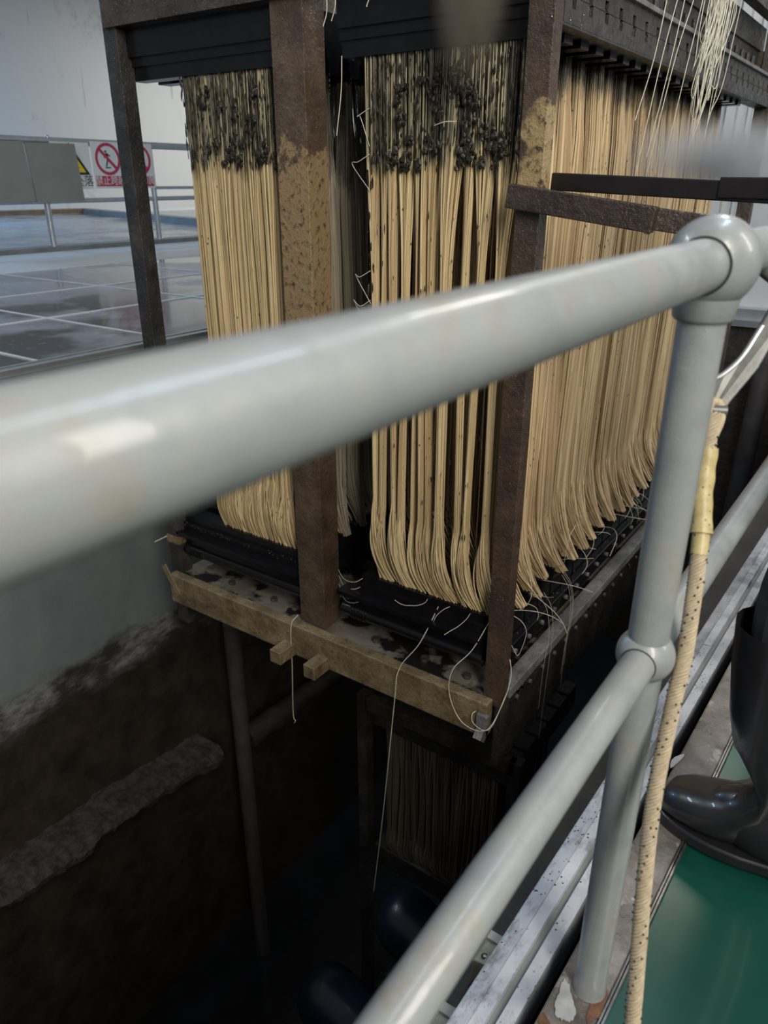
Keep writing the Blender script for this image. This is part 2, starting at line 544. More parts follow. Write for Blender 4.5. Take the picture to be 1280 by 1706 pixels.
# ================================================================== FAR GUARD RAILING AND SIGNS
fr = empty('guard_railing', (-8.9, 6.4, DZ + .05))
tag(fr, 'distant galvanised pipe guard railing across the wet deck, carrying the signs', 'railing')
MB().tube([(-8.9, -2, 1.655), (-8.9, 14, 1.672)], .042, 12).build('top_rail', 'galvanised', fr, True)
MB().tube([(-8.9, -2, .965), (-8.9, 14, 1.05)], .028, 10).build('mid_rail', 'galvanised', fr, True)
MB().tube([(-8.9, 7.2, 1.150), (-8.9, 14, 1.155)], .02, 10).build('cable_rail', 'galvanised', fr, True)
for y in (2.2, 3.9, 5.6, 7.22, 8.9, 10.6):
    MB().tube([(-8.9, y, DZ + .04), (-8.9, y, 1.63)], .036, 10).build('post', 'galvanised', fr, True)
    MB().tube([(-8.9, y, DZ + .045), (-8.9, y, DZ + .06)], .075, 12).build('base_flange', 'galvanised', fr, True)
for y in (5.75, 6.95):
    MB().ball((-8.9, y, 1.70), .03, 10, 6).build('clamp', 'galvanised', fr, True)

def text_mesh(body, size, depth, mat, parent, origin, name='lettering', sx=1.0):
    """lettering in the YZ plane facing +X, centred on origin"""
    cu = bpy.data.curves.new(name, 'FONT')
    cu.body = body; cu.size = size; cu.align_x = 'CENTER'; cu.align_y = 'CENTER'
    cu.extrude = depth; cu.resolution_u = 2
    to = bpy.data.objects.new(name + '_src', cu)
    C.objects.link(to)
    bpy.context.view_layer.update()
    dg = bpy.context.evaluated_depsgraph_get()
    me = bpy.data.meshes.new_from_object(to.evaluated_get(dg))
    bpy.data.objects.remove(to)
    me.name = name
    me.materials.clear(); me.materials.append(M[mat])
    mat4 = Matrix(((0, 0, 1, origin[0]), (sx, 0, 0, origin[1]), (0, 1, 0, origin[2]), (0, 0, 0, 1)))
    me.transform(mat4)
    o = bpy.data.objects.new(name, me)
    C.objects.link(o)
    put(o, parent)
    return o

def ring(mb, c, ro, ri, x0, x1, n=48):
    v = []; f = []
    for k in range(n):
        a = 2 * math.pi * k / n
        for r, x in ((ro, x0), (ro, x1), (ri, x1), (ri, x0)):
            v.append((x, c[0] + r * math.cos(a), c[1] + r * math.sin(a)))
    for k in range(n):
        a = 4 * k; b = 4 * ((k + 1) % n)
        for i in range(4):
            j = (i + 1) % 4
            f.append((a + i, a + j, b + j, b + i))
    return mb.add(v, f)
def flatbar(mb, a, b, w, x0, x1):
    """bar in the YZ plane from a to b"""
    a = Vector(a); b = Vector(b); d = (b - a).normalized(); p = Vector((-d.y, d.x)) * w / 2
    return mb.prism_x([(a + p)[:], (a - p)[:], (b - p)[:], (b + p)[:]], x0, x1)
XS = -8.845
def sign_base(y0, y1, z0, z1, label):
    s = empty('safety_sign', (XS, (y0 + y1) / 2, z0))
    tag(s, label, 'sign', 'safety signs on the far railing')
    MB().box(XS - .006, XS, y0 + .006, y1 - .006, z0, z1, .002).build('plate', 'sign_white', s)
    return s
# hazard sign, mostly behind the grey board
s = sign_base(5.72, 6.26, 1.14, 1.66, 'white hazard sign with a yellow warning triangle, half behind the grey board')
MB().prism_x([(5.735, 1.30), (6.225, 1.30), (5.98, 1.655)], XS, XS + .003).build('triangle_border', 'sign_black', s)
MB().prism_x([(5.795, 1.328), (6.165, 1.328), (5.98, 1.60)], XS + .003, XS + .005).build('triangle', 'sign_yellow', s)
m = MB(); flatbar(m, (5.95, 1.38), (6.04, 1.42), .03, XS + .005, XS + .007); flatbar(m, (6.03, 1.42), (6.07, 1.37), .022, XS + .005, XS + .007)
ringc = MB().ball((XS + .006, 5.96, 1.49), .02, 10, 6, (.1, 1, 1)); m.add(ringc.v, ringc.f)
m.build('falling_figure', 'sign_black', s)
text_mesh('当心坠落', .135, .001, 'sign_black', s, (XS + .002, 5.985, 1.222))
# no crossing
def prohib(y0, y1, label, word):
    s = sign_base(y0, y1, 1.145, 1.68, label)
    yc = (y0 + y1) / 2; zc = 1.485
    ring(MB(), (yc, zc), .185, .150, XS, XS + .004).build('prohibition_ring', 'sign_red', s)
    m = MB(); flatbar(m, (yc - .12, zc + .115), (yc + .12, zc - .115), .036, XS + .003, XS + .006)
    m.build('slash', 'sign_red', s)
    m = MB()
    h = MB().ball((XS + .002, yc - .025, zc + .085), .016, 10, 6, (.1, 1, 1)); m.add(h.v, h.f)
    flatbar(m, (yc - .012, zc + .065), (yc - .005, zc - .01), .034, XS, XS + .0028)
    flatbar(m, (yc - .01, zc + .058), (yc + .035, zc + .035), .014, XS, XS + .0028)
    flatbar(m, (yc - .015, zc + .055), (yc - .055, zc + .015), .014, XS, XS + .0028)
    flatbar(m, (yc - .004, zc - .005), (yc - .035, zc - .085), .017, XS, XS + .0028)
    flatbar(m, (yc - .002, zc - .005), (yc + .045, zc - .05), .017, XS, XS + .0028)
    flatbar(m, (yc - .05, zc - .1), (yc + .03, zc - .1), .012, XS, XS + .0028)
    m.build('walking_figure', 'sign_black', s)
    m = MB()
    m.box(XS, XS + .002, y0 + .03, y1 - .03, 1.17, 1.29)
    m.build('caption_panel', 'sign_red', s)
    text_mesh(word, .112, .001, 'sign_white', s, (XS + .003, yc, 1.23), sx=.98)
    return s
prohib(6.27, 6.75, 'white no-crossing sign with red ring and slash, left of the dark frame post', '禁止跨越')
prohib(6.76, 7.22, 'white sign with a red ring mostly hidden behind the dark frame post', '禁止攀爬')
# grey boards
for (ya, yb, lab, tl) in ((4.55, 5.385, 'plain grey board hung under the far rail at the picture edge', .0),
                          (5.375, 6.035, 'plain grey board beside the yellow hazard sign on the far rail', .012)):
    m = MB(); m.add([(-8.80, ya, 1.63), (-8.80, yb - .03 + tl, 1.64), (-8.78, yb - .0, 1.012), (-8.78, ya + .02, 1.0),
                     (-8.78, ya, 1.63), (-8.78, yb - .03 + tl, 1.64), (-8.76, yb - .0, 1.012), (-8.76, ya + .02, 1.0)],
                    [(0, 1, 2, 3), (4, 5, 6, 7), (0, 1, 5, 4), (1, 2, 6, 5), (2, 3, 7, 6), (3, 0, 4, 7)])
    o = m.build('notice_board', 'board_grey')
    tag(o, lab, 'board', 'grey boards on the far railing')

# ================================================================== FOREGROUND RAILING
RZ = 1.1255; MZ = .6495; RX = -.185; PY = .845; PR = .0262; MR = .0212; QR = .0250
rl = empty('handrail', (RX, PY, 0))
tag(rl, 'thick grey painted pipe handrail with ball joints crossing the foreground', 'handrail')
BR, BM = .047, .0365
dT = math.sqrt(BR ** 2 - PR ** 2); dM = math.sqrt(BM ** 2 - MR ** 2)
for a, b in ((-1.2, PY - dT + .004), (PY + dT - .004, 2.5)):
    nearr(MB().tube([(RX, a, RZ), (RX, b, RZ)], PR, 48)).build('top_rail', 'rail_paint', rl, True)
for a, b in ((-1.2, PY - dM + .004), (PY + dM - .004, 2.5)):
    nearr(MB().tube([(RX, a, MZ), (RX, b, MZ)], MR, 40)).build('mid_rail', 'rail_paint', rl, True)
def rail_post(y):
    nearr(MB().tube([(RX, y, .001), (RX, y, .02), (RX, y, RZ - .02)], [QR * 1.06, QR, QR], 40)).build('post', 'rail_paint', rl, True)
    m = MB(); m.ball((RX, y, RZ), BR, 48, 28)
    jt = nearr(m).build('ball_joint', 'rail_paint', rl, True)
    nearr(MB().tube([(RX, y, RZ - .056), (RX, y, RZ - .053), (RX, y, RZ - .03)], [.0285, .031, .034], 40)).build('socket', 'rail_paint', jt, True)
    for dy in (-1, 1):
        nearr(MB().tube([(RX, y + dy * (dT - .002), RZ), (RX, y + dy * (dT + .0005), RZ)], PR + .0022, 40)).build('joint_gap', 'gap_black', jt, True)
    jm = nearr(MB().ball((RX, y, MZ), BM, 48, 28)).build('ball_joint', 'rail_paint', rl, True)
    for dy in (-1, 1):
        nearr(MB().tube([(RX, y + dy * (dM - .001), MZ), (RX, y + dy * (dM + .0005), MZ)], MR + .0012, 40)).build('joint_gap', 'gap_black', jm, True)
rail_post(PY)
rail_post(2.5)

# paint flakes, rust scale at the foot of the post
def flake(pts, z0, z1, mat, label):
    cx = sum(p[0] for p in pts) / len(pts); cy = sum(p[1] for p in pts) / len(pts)
    n = len(pts)
    v = [(p[0], p[1], z0) for p in pts] + [(p[0], p[1], z1) for p in pts]
    f = [tuple(range(n)), tuple(range(n, 2 * n))] + [(i, (i + 1) % n, (i + 1) % n + n, i + n) for i in range(n)]
    o = MB().add(v, f).build('paint_flake', mat)
    return tag(o, label, 'paint flake', 'flaked paint on the kerb')
def ragged(cx, cy, rx, ry, n, seed, rot=0):
    r_ = random.Random(seed); P = []
    for k in range(n):
        a = 2 * math.pi * k / n; q = r_.uniform(.86, 1.06) * (1 + .18 * math.sin(3 * a + seed))
        x, y = rx * q * math.cos(a), ry * q * math.sin(a)
        P.append((cx + x * math.cos(rot) - y * math.sin(rot), cy + x * math.sin(rot) + y * math.cos(rot)))
    return P
flake(ragged(-.207, .798, .015, .033, 37, 3, .35), .0005, .0025, 'white_paint_flake', 'ragged white paint flake at the foot of the grey railing post')
flake(ragged(-.166, .835, .011, .05, 21, 8, .1), .0004, .0015, 'rust', 'brown rust scale beside the foot of the grey post')
flake(ragged(-.215, 1.46, .007, .03, 15, 5, -.2), .0005, .003, 'white_paint_flake', 'small pale paint flake on the wet kerb beyond the rope')
flake(ragged(-.218, .745, .012, .02, 17, 15, .5), .0004, .0016, 'rust', 'brown rust scale on the kerb below the white paint flake')

# cable tray along the kerb
tr = empty('cable_tray', tuple(TURN @ Vector((-.30, 1.0, -.14))))
tag(tr, 'spattered white steel trunking running below the kerb edge', 'trunking')
near(MB().prism([(-.352, -.035), (-.349, -.033), (-.322, -.022), (-.322, -.12), (-.352, -.14)], -1.2, 5.2)).build('side_face', 'tray_paint', tr)
near(MB().prism([(-.3215, -.024), (-.300, -.022), (-.300, -.10), (-.3215, -.10)], -1.2, 5.2)).build('cover', 'tray_paint', tr)
near(MB().box(-.3, -.286, -1.2, 5.2, -.10, -.034)).build('groove', 'deck_kerb', tr)
near(MB().prism([(-.286, -.026), (-.262, -.024), (-.262, -.12), (-.286, -.12)], -1.2, 5.2)).build('inner_flange', 'tray_paint', tr)
for y in (1.36, 1.66, 2.02):
    near(MB().box(-.321, -.301, y, y + .15, -.022, -.0195)).build('cover_clip', 'tray_paint', tr)
for y in (.865, .70, 1.62):
    b = near(MB().prism([(-.392, -.145), (-.392, -.092), (-.386, -.086), (-.352, -.080), (-.352, -.145)], y - .035, y + .035)).build('bracket', 'cream_plastic', tr, bevel=.002)
    near(MB().box(-.388, -.360, y + .012, y + .030, -.088, -.078)).build('label_plate', 'deck_concrete', b)
    near(MB().tube([(-.374, y - .020, -.0865), (-.374, y - .020, -.0835)], .007, 14)).build('slot', 'gap_black', b, True)
    near(MB().tube([(-.374, y - .020, -.085), (-.374, y - .020, -.082)], .003, 6)).build('screw', 'galvanised', b, True)

# ================================================================== MEMBRANE CASSETTE
XR, XL, YF, YB = -.854, -2.525, 1.907, 4.64
ca = empty('membrane_cassette', (XR, YF, -.55))
tag(ca, 'rusty steel rack of hanging cream hollow-fibre curtains lifted above the tank', 'filter rack')
def cpart(name, mat, mb, smooth=False, bevel=.002):
    return mb.build(name, mat, ca, smooth, bevel)
ZT = 2.05
p = cpart('post', 'post_right', MB().box(XR - .068, XR, YF, YF + .05, -.44, ZT))
p = cpart('post', 'post_mid', MB().box(-1.75, -1.625, YF + .002, YF + .10, -.405, ZT))
p = cpart('post', 'frame_black', MB().box(XL, XL + .07, YF, YF + .06, -.68, ZT))
MB().box(XL - .004, XL + .074, YF - .004, YF + .064, -.27, -.235).build('tape_band', 'beam_tan', p)
MB().obox((XL - .002, YF - .006, -.245), (XL - .07, YF - .02, -.285), .012, .004).build('tape_tail', 'fibre_loose', p)
for x in (XR - .07, -1.75, XL):
    cpart('post', 'frame_dark', MB().box(x, x + .07, YB - .06, YB, -.5, ZT))
# beams
fb = cpart('front_beam', 'beam_tan', MB().box(XL + .03, XR - .03, YF - .045, YF, -.549, -.409), bevel=.004)
MB().obox((XL + .005, YF - .047, -.37), (XL + .09, YF - .05, -.50), .03, .006, (0, 1, 0)).build('weld_strip', 'beam_tan', fb)
for x in (-1.775, -1.60):
    MB().box(x - .028, x + .028, YF - .135, YF - .045, -.550, -.492, .003).build('lug', 'beam_tan', fb)
MB().box(XR - .06, XR - .02, YF - .06, YF - .04, -.50, -.45).build('corner_plate', 'flange_grey', fb)
MB().tube([(XR - .06, YF - .05, -.535), (XR - .03, YF - .05, -.535)], .03, 4).build('corner_nut', 'flange_grey', fb)
cpart('back_beam', 'frame_dark', MB().box(XL, XR, YB - .05, YB, -.549, -.409))
cpart('top_beam', 'frame_dark', MB().box(XL + .02, XR - .02, YF - .012, YF + .04, 1.685, 1.80))
cpart('top_beam', 'frame_dark', MB().box(XL, XR, YB - .05, YB, 1.685, 1.80))
for x in (XL, XR - .05):
    cpart('top_beam', 'frame_dark', MB().box(x, x + .05, YF, YB, 1.90, 2.02))
# base plate
bp = cpart('base_plate', 'base_plate_mud', MB().box(XL + .04, XR - .05, YF - .02, YB - .05, -.44, -.415))
for x in (-2.2, -1.95, -1.42, -1.2, -1.02):
    MB().tube([(x, YF + .06, -.416), (x, YF + .06, -.400)], .016, 6).build('bolt', 'frame_dark', bp)
# right side lower rail: slotted black rail, worn grey flange, dark web
sr = cpart('side_rail', 'header_black', MB().box(-.905, -.872, YF + .05, YB, -.31, -.245), bevel=.004)
sf = cpart('side_flange', 'flange_grey', MB().box(-.90, -.845, YF + .05, YB, -.425, -.385), bevel=.003)
sw = cpart('side_web', 'frame_black', MB().box(-.90, -.872, YF + .05, YB, -.74, -.425), bevel=.002)
PITCH = .112; NROW = 20; Y0 = 1.995
bolt = MB().tube([(0, 0, 0), (.008, 0, 0)], .009, 8).mesh('bolt', 'flange_grey', True)
for i in range(NROW + 5):
    y = Y0 + .03 + i * PITCH
    mesh_copy(bolt, 'bolt', (-.872, y, -.275), sr)
    mesh_copy(bolt, 'bolt', (-.872, y + .05, -.50), sw)
drip = MB().ball((0, 0, 0), .006, 8, 6, (1, 1, 1.6)).mesh('drip', 'header_black', True)
for i in range(16):
    mesh_copy(drip, 'drip', (-.868, Y0 + rng.uniform(0, 2), -.43 - rng.uniform(0, .06)), sw)
# left side lower rail
cpart('side_rail', 'header_black', MB().box(XL + .02, XL + .05, YF + .05, YB, -.25, -.19))
cpart('side_rail', 'header_black', MB().box(XL + .02, XL + .05, YF + .05, YB, -.16, -.14))

COLS = {'right': (-1.425, -.925), 'left': (-2.225, -1.745)}
ZFT, ZFB = 1.535, -.135
# headers, one for each module row and column; alike rows share mesh data
def bottom_header(x0, x1):
    m = MB()
    m.prism_x([(-.05, -.30), (.05, -.30), (.05, -.17), (.035, -.17), (.035, -.135), (-.035, -.135), (-.035, -.17), (-.05, -.17)], x0, x1)
    return m
def top_header(x0, x1):
    m = MB()
    m.prism_x([(-.05, 1.70), (.05, 1.70), (.05, 1.60), (.038, 1.60), (.038, 1.572), (.028, 1.572), (.028, 1.53), (-.028, 1.53), (-.028, 1.572), (-.038, 1.572), (-.038, 1.60), (-.05, 1.60)], x0, x1)
    return m
HB = {'right': bottom_header(-1.475, -.905).mesh('bottom_header', 'header_black'), 'left': bottom_header(XL + .05, -1.755).mesh('bottom_header', 'header_black')}
HT = {'right': top_header(-1.53, -.90).mesh('top_header', 'header_black'), 'left': top_header(-2.47, -1.76).mesh('top_header', 'header_black')}
for i in range(NROW):
    y = Y0 + i * PITCH
    for cname in COLS:
        mesh_copy(HB[cname], 'bottom_header', (0, y, 0), ca)
        mesh_copy(HT[cname], 'top_header', (0, y, 0), ca)
# pipes and fittings along the front of the bottom headers
for (xa, xb) in ((-1.56, -.95), (XL + .06, -1.76)):
    m = MB().tube([(xa, YF + .045, -.30), (xb, YF + .045, -.30)], .026, 16)
    q = cpart('header_pipe', 'header_black', m, True, 0)
    m = MB()
    for k in range(6):
        m.tube([(xa + .05 + k * .012, YF + .045, -.30), (xa + .056 + k * .012, YF + .045, -.30)], .030, 16)
    m.build('thread', 'header_black', q, True)
    MB().box(xa, xb, YF + .0, YF + .07, -.222, -.205).build('drip_rail', 'header_black', q)
# slotted header ends on the right side: two plates meeting in a slit, a keyhole notch at each joint
def header_end():
    m = MB()
    a, b = -PITCH / 2 + .0008, PITCH / 2 - .0008
    n = .013
    m.box(-.016, 0, a, b, 1.555, 1.588)
    m.box(-.016, 0, a, -n, 1.588, 1.612)
    m.box(-.016, 0, n, b, 1.588, 1.612)
    m.box(-.014, -.003, a, -n, 1.615, 1.640)
    m.box(-.014, -.003, n, b, 1.615, 1.640)
    m.box(-.014, -.003, a, b, 1.640, 1.668)
    m.box(-.030, -.022, a, b, 1.56, 1.66)
    return m.mesh('header_end', 'frame_black')
he = header_end()
for i in range(NROW + 4):
    mesh_copy(he, 'header_end', (-.858, Y0 + .03 + i * PITCH, 0), ca)
cpart('header_cap', 'flange_grey', MB().box(-.905, -.848, YF + .05, YB, 1.668, 1.682))
cpart('upper_rail', 'frame_black', MB().box(-.99, -.94, YF + .05, YB, 1.80, 1.90))
cpart('upper_web', 'frame_black', MB().box(-.965, -.950, YF + .05, YB, 1.682, 1.80), bevel=0)
stud = MB().tube([(0, 0, 1.682), (0, 0, 1.73)], .011, 8).mesh('stud', 'frame_black', True)
for i in range(NROW):
    mesh_copy(stud, 'stud', (-.885, Y0 + .05 + i * PITCH, 0), ca)
# under-side lip plate under the header ends, with hanging wet beads
cpart('lip', 'frame_black', MB().box(-.93, -.858, YF + .05, YB, 1.55, 1.556), bevel=0)

cpart('gap_shade_panel', 'header_black', MB().box(-1.60, -1.575, 2.40, YB - .06, -.40, 1.70), bevel=.002)  # added black panel, stands in for the shade between the fibre columns
# ---- fibres -------------------------------------------------------------
def strands_to_object(P, r, tone, name, mat, K=5):
    N, S, _ = P.shape
    ang = np.arange(K) * 2 * np.pi / K
    ring_ = np.stack([np.cos(ang), np.sin(ang), np.zeros(K)], -1)
    V = P[:, :, None, :] + ring_[None, None] * (r[:, None, None, None] if np.ndim(r) == 1 else r[:, :, None, None])
    V = V.reshape(-1, 3)
    base = (np.arange(N)[:, None, None] * S + np.arange(S - 1)[None, :, None]) * K
    k = np.arange(K)[None, None, :]
    k2 = (k + 1) % K
    Q = np.stack([base + k, base + k2, base + K + k2, base + K + k], -1).reshape(-1, 4)
    me = bpy.data.meshes.new(name)
    me.vertices.add(len(V)); me.vertices.foreach_set('co', V.astype(np.float32).ravel())
    me.loops.add(Q.size); me.loops.foreach_set('vertex_index', Q.astype(np.int32).ravel())
    me.polygons.add(len(Q)); me.polygons.foreach_set('loop_start', np.arange(0, Q.size, 4, dtype=np.int32))
    me.polygons.foreach_set('use_smooth', np.ones(len(Q), dtype=bool))
    at = me.attributes.new('tone', 'FLOAT', 'POINT')
    at.data.foreach_set('value', np.repeat(tone, S * K).astype(np.float32))
    me.materials.append(M[mat])
    me.update(calc_edges=True)
    o = bpy.data.objects.new(name, me)
    C.objects.link(o)
    return o

def smooth(x):
    x = np.clip(x, 0, 1)
    return x * x * (3 - 2 * x)

def curtain(x0, x1, y, n, thick, zt, zb, S, clump_w, seed, mat, sweep=.06, end_pinch=False, rad=.0019, K=5, dense_end=None, cl=.72, splay=.006, wander=.010):
    g = np.random.default_rng(seed)
    u = g.uniform(x0, x1, n)
    if dense_end is not None:
        m_ = g.random(n) < .74
        u[m_] = dense_end[0] + (dense_end[1] - dense_end[0]) * np.sqrt(g.random(m_.sum()))
    yl_ = (g.random(n) - .5) * thick
    wd = g.uniform(.45, 1.7, max(2, int((x1 - x0) / clump_w)))
    ce = x0 + (x1 - x0) * np.concatenate([[0], np.cumsum(wd) / wd.sum()])
    nc = len(ce) - 1
    cid = np.clip(np.searchsorted(ce, u) - 1, 0, nc - 1)
    cc = (ce[:-1] + ce[1:]) / 2
    s = np.concatenate([np.linspace(0, .76, S - S // 2, endpoint=False), np.linspace(.76, 1, S // 2)])
    prof = .10 + .9 * smooth((s - .08) / .30)
    amp = cl * g.uniform(.55, 1.0, nc)
    cw1 = g.uniform(-1, 1, nc) * wander; cw2 = g.uniform(-1, 1, nc) * wander; ph = g.uniform(0, 6.28, nc)
    cfront = g.uniform(-.014, .014, nc)
    open_ = 1 - .55 * smooth((s - .80) / .15)
    X = u[:, None] + (cc[cid] - u)[:, None] * amp[cid][:, None] * prof[None] * open_[None]
    X += cw1[cid][:, None] * np.sin(s * 3.0 + ph[cid][:, None]) * smooth(s / .3)[None] + cw2[cid][:, None] * smooth((s - .4) / .5)[None]
    w = g.uniform(-1, 1, n)
    X += (w * .003)[:, None] * np.sin(s[None] * (5 + 4 * g.random(n))[:, None] + (g.random(n) * 6.28)[:, None])
    # slack at the foot: the strands curve over to the right into the header, each starting at its own height
    st = .80 + .09 * g.random(n) * .6 + .05 * g.random(nc)[cid]
    q = np.clip((s[None] - st[:, None]) / (1 - st[:, None]), 0, 1)
    var = .65 + .7 * g.random(n)
    X += sweep * (q ** 1.9) * var[:, None] - sweep * .55
    X += (g.normal(0, 1, n) * splay)[:, None] * np.sin(q * 2.6)
    Y = np.repeat(yl_[:, None], S, 1)
    if end_pinch:
        # a bundle pinched where it leaves the header and gathered to a tip at the foot
        k0, k1 = g.uniform(.14, .32), g.uniform(.26, .42)
        wid = k0 + (1.12 - k0) * smooth(s / g.uniform(.20, .42))
        Y = Y * (wid[None] * (1 - (1 - k1) * smooth(q ** 1.3)))
        X += ((x1 - u) * .55)[:, None] * q ** 1.5
        X -= (.018 * (1 - smooth(s / .2)))[None]
        Y += (g.uniform(-.022, .022) * np.sin(s * g.uniform(2, 4.5) + g.uniform(0, 6)) * smooth(s / .2) * (1 - s))[None]
    Y = Y + y + cfront[cid][:, None] * smooth(s / .3)[None] * (1 - q)
    Y += -.022 * np.sin(np.clip(q, 0, 1) * 3.14) * var[:, None] * (1 if not end_pinch else .2)
    Y += (g.uniform(-1, 1, n) * .003)[:, None] * np.sin(s[None] * 9 + (g.random(n) * 6.28)[:, None])
    Z = zt + (zb - zt) * s[None] + np.zeros((n, 1))
    P = np.stack([X, Y, Z], -1)
    tone = np.clip(.52 + .30 * (g.random(nc)[cid] - .5) + .95 * (g.random(n) - .5) - (g.random() * .22 if end_pinch else 0), 0, 1)
    return strands_to_object(P, rad * g.uniform(.8, 1.25, n), tone, 'fibre_curtain', mat, K)

for cname, (xa, xb) in COLS.items():
    rt = cname == 'right'
    o = curtain(xa, xb, Y0, 760 if rt else 720, .036, ZFT + .004, ZFB - .01, 32, .042 if rt else .036, 5 if rt else 9, 'fibre_front', .060 if rt else .012, rad=.0023, cl=.98 if rt else .66, splay=.005 if rt else .013)
    stuff(o); put(o, ca)
    for i in range(1, NROW):
        y = Y0 + i * PITCH
        n = (300 if i < 14 else 200) if rt else (190 if i < 8 else 50)
        e = nr.uniform(-.012, .010)
        o = curtain(xa, xb + e, y, n, .105, ZFT + .004, ZFB - .01 + nr.uniform(-.01, .012), 24, .05, 100 + i + (50 if not rt else 0), 'fibre_side' if rt else 'fibre_fouled_shaded', .070 if rt else .03, True, .0023, 4, (xb + e - .07, xb + e), cl=.35, splay=.004)
        stuff(o); put(o, ca)

# sludge lumps caught among the fibres
def sludge(n, xr, yr, zr, seed, smin, smax):
    r_ = random.Random(seed)
    m = MB()
    for k in range(n):
        x = r_.uniform(*xr); y = r_.uniform(*yr); z = zr[0] + (zr[1] - zr[0]) * r_.random()
        q = r_.uniform(smin, smax)
        m.ball((x, y, z), q, 7, 5, (r_.uniform(.5, .9), .6, r_.uniform(1.5, 5.5)), .30, r_)
    o = m.build('sludge', 'sludge', ca, True)
    return stuff(o)
def clots(n, xr, zr, seed):
    r_ = random.Random(seed); m = MB()
    for k in range(n):
        x = r_.uniform(*xr); z = r_.uniform(*zr); w = r_.uniform(.008, .022); h = w * r_.uniform(.8, 2.0)
        for i in range(r_.randint(7, 16)):
            q = r_.uniform(.003, .008)
            m.ball((x + r_.gauss(0, w * .5), Y0 - .030 + r_.uniform(-.008, .008), z + r_.gauss(0, h * .5)), q, 6, 4, (1, .7, r_.uniform(.8, 1.8)), .35, r_)
    return stuff(m.build('sludge', 'sludge', ca, True))
sludge(520, (-1.43, -.93), (Y0 - .028, Y0 - .010), (1.24, 1.53), 21, .0014, .0042)
clots(22, (-1.36, -.94), (1.24, 1.34), 31)
clots(14, (-1.42, -.94), (1.33, 1.48), 33)
sludge(520, (-2.235, -1.76), (Y0 - .028, Y0 - .010), (1.25, 1.53), 23, .0014, .0042)
clots(16, (-2.05, -1.76), (1.26, 1.34), 32)
clots(10, (-2.22, -1.76), (1.30, 1.50), 34)
sludge(70, (-1.46, -1.43), (Y0 - .02, Y0 + .02), (.70, 1.40), 25, .002, .006)
sludge(60, (-1.42, -.93), (Y0 - .034, Y0 - .022), (.1, 1.15), 26, .0012, .0032)

# loose broken fibres
def spline(pts, n=10):
    P = [Vector(p) for p in pts]
    P = [P[0] * 2 - P[1]] + P + [P[-1] * 2 - P[-2]]
    out = []
    for i in range(1, len(P) - 2):
        for k in range(n):
            t_ = k / n
            a, b, c, d = P[i - 1], P[i], P[i + 1], P[i + 2]
            out.append(.5 * ((2 * b) + (c - a) * t_ + (2 * a - 5 * b + 4 * c - d) * t_ ** 2 + (3 * b - a - 3 * c + d) * t_ ** 3))
    out.append(P[-2])
    return out
def loose(pts, r=.0013):
    o = MB().tube(spline(pts), r, 5).build('loose_fibre', 'fibre_loose', ca, True)
    return o
# the two long ones hanging off the front
loose([(-1.14, Y0 - .02, -.14), (-1.17, YF - .02, -.28), (-1.235, YF - .055, -.40), (-1.245, YF - .07, -.55), (-1.30, YF - .06, -1.1), (-1.36, YF - .05, -1.62)], .0016)
loose([(-1.755, YF - .01, -.38), (-1.757, YF - .052, -.415), (-1.76, YF - .055, -.60), (-1.775, YF - .05, -.85), (-1.765, YF - .05, -.885), (-1.772, YF - .05, -.90)], .0015)
# curls at the lower right corner
rl_ = random.Random(5)
def curl(p, d, n, step, bend, r=.00095, zmin=None):
    P = [Vector(p)]; d = Vector(d).normalized()
    ax = Vector((rl_.uniform(-1, 1), rl_.uniform(-1, 1), rl_.uniform(-1, 1))).normalized()
    for k in range(n):
        d = (Matrix.Rotation(rl_.uniform(.2, 1) * bend, 3, ax) @ d + Vector((0, 0, -.12))).normalized()
        q = P[-1] + d * step
        if zmin is not None and q.z < zmin(q): q.z = zmin(q)
        P.append(q)
    loose(P, r)
def rest(q):
    return -.235 if q.x < -.868 else -2
for k in range(26):
    y = Y0 + .03 + rl_.random() ** 1.2 * 1.5
    curl((-.915, y, -.14), (1, rl_.uniform(-.9, .5), rl_.uniform(-.1, .5)), rl_.randint(4, 9), rl_.uniform(.018, .036), rl_.uniform(.2, .75), rl_.uniform(.0008, .0012), rest)
for k in range(5):
    y = Y0 + .05 + rl_.random() * .7
    loose([(-.90, y, -.19), (-.862, y - .01, -.235), (-.842, y - .02, -.33), (-.84, y - .03 - rl_.uniform(0, .03), -.46), (-.842, y - .05, -.52 - rl_.uniform(0, .35))], .0006)
loose([(-.93, YF + .03, -.13), (-.97, YF - .01, -.24), (-1.02, YF - .05, -.32), (-1.02, YF - .06, -.42), (-.96, YF - .07, -.50), (-.87, YF - .07, -.49), (-.84, YF - .02, -.40), (-.835, YF + .02, -.31), (-.86, YF + .05, -.25)], .0013)
loose([(-.90, YF - .01, -.45), (-.93, YF - .055, -.455), (-.92, YF - .06, -.495), (-.86, YF - .06, -.485), (-.835, YF + .0, -.36)], .0013)
for k in range(3):
    curl((rl_.uniform(-1.4, -.95), Y0 - .035, -.145), (rl_.uniform(-.8, .8), -1, -.3), rl_.randint(4, 7), rl_.uniform(.016, .03), rl_.uniform(.3, .8), .0010)
for k in range(4):
    z_ = -.17 - k * .03
    loose([(-1.46, Y0 - .02, z_ + .03), (-1.50, Y0 - .05, z_), (-1.56, Y0 - .04, z_ - .01), (-1.62, Y0 - .0, z_ + rl_.uniform(-.02, .02))], .0010)
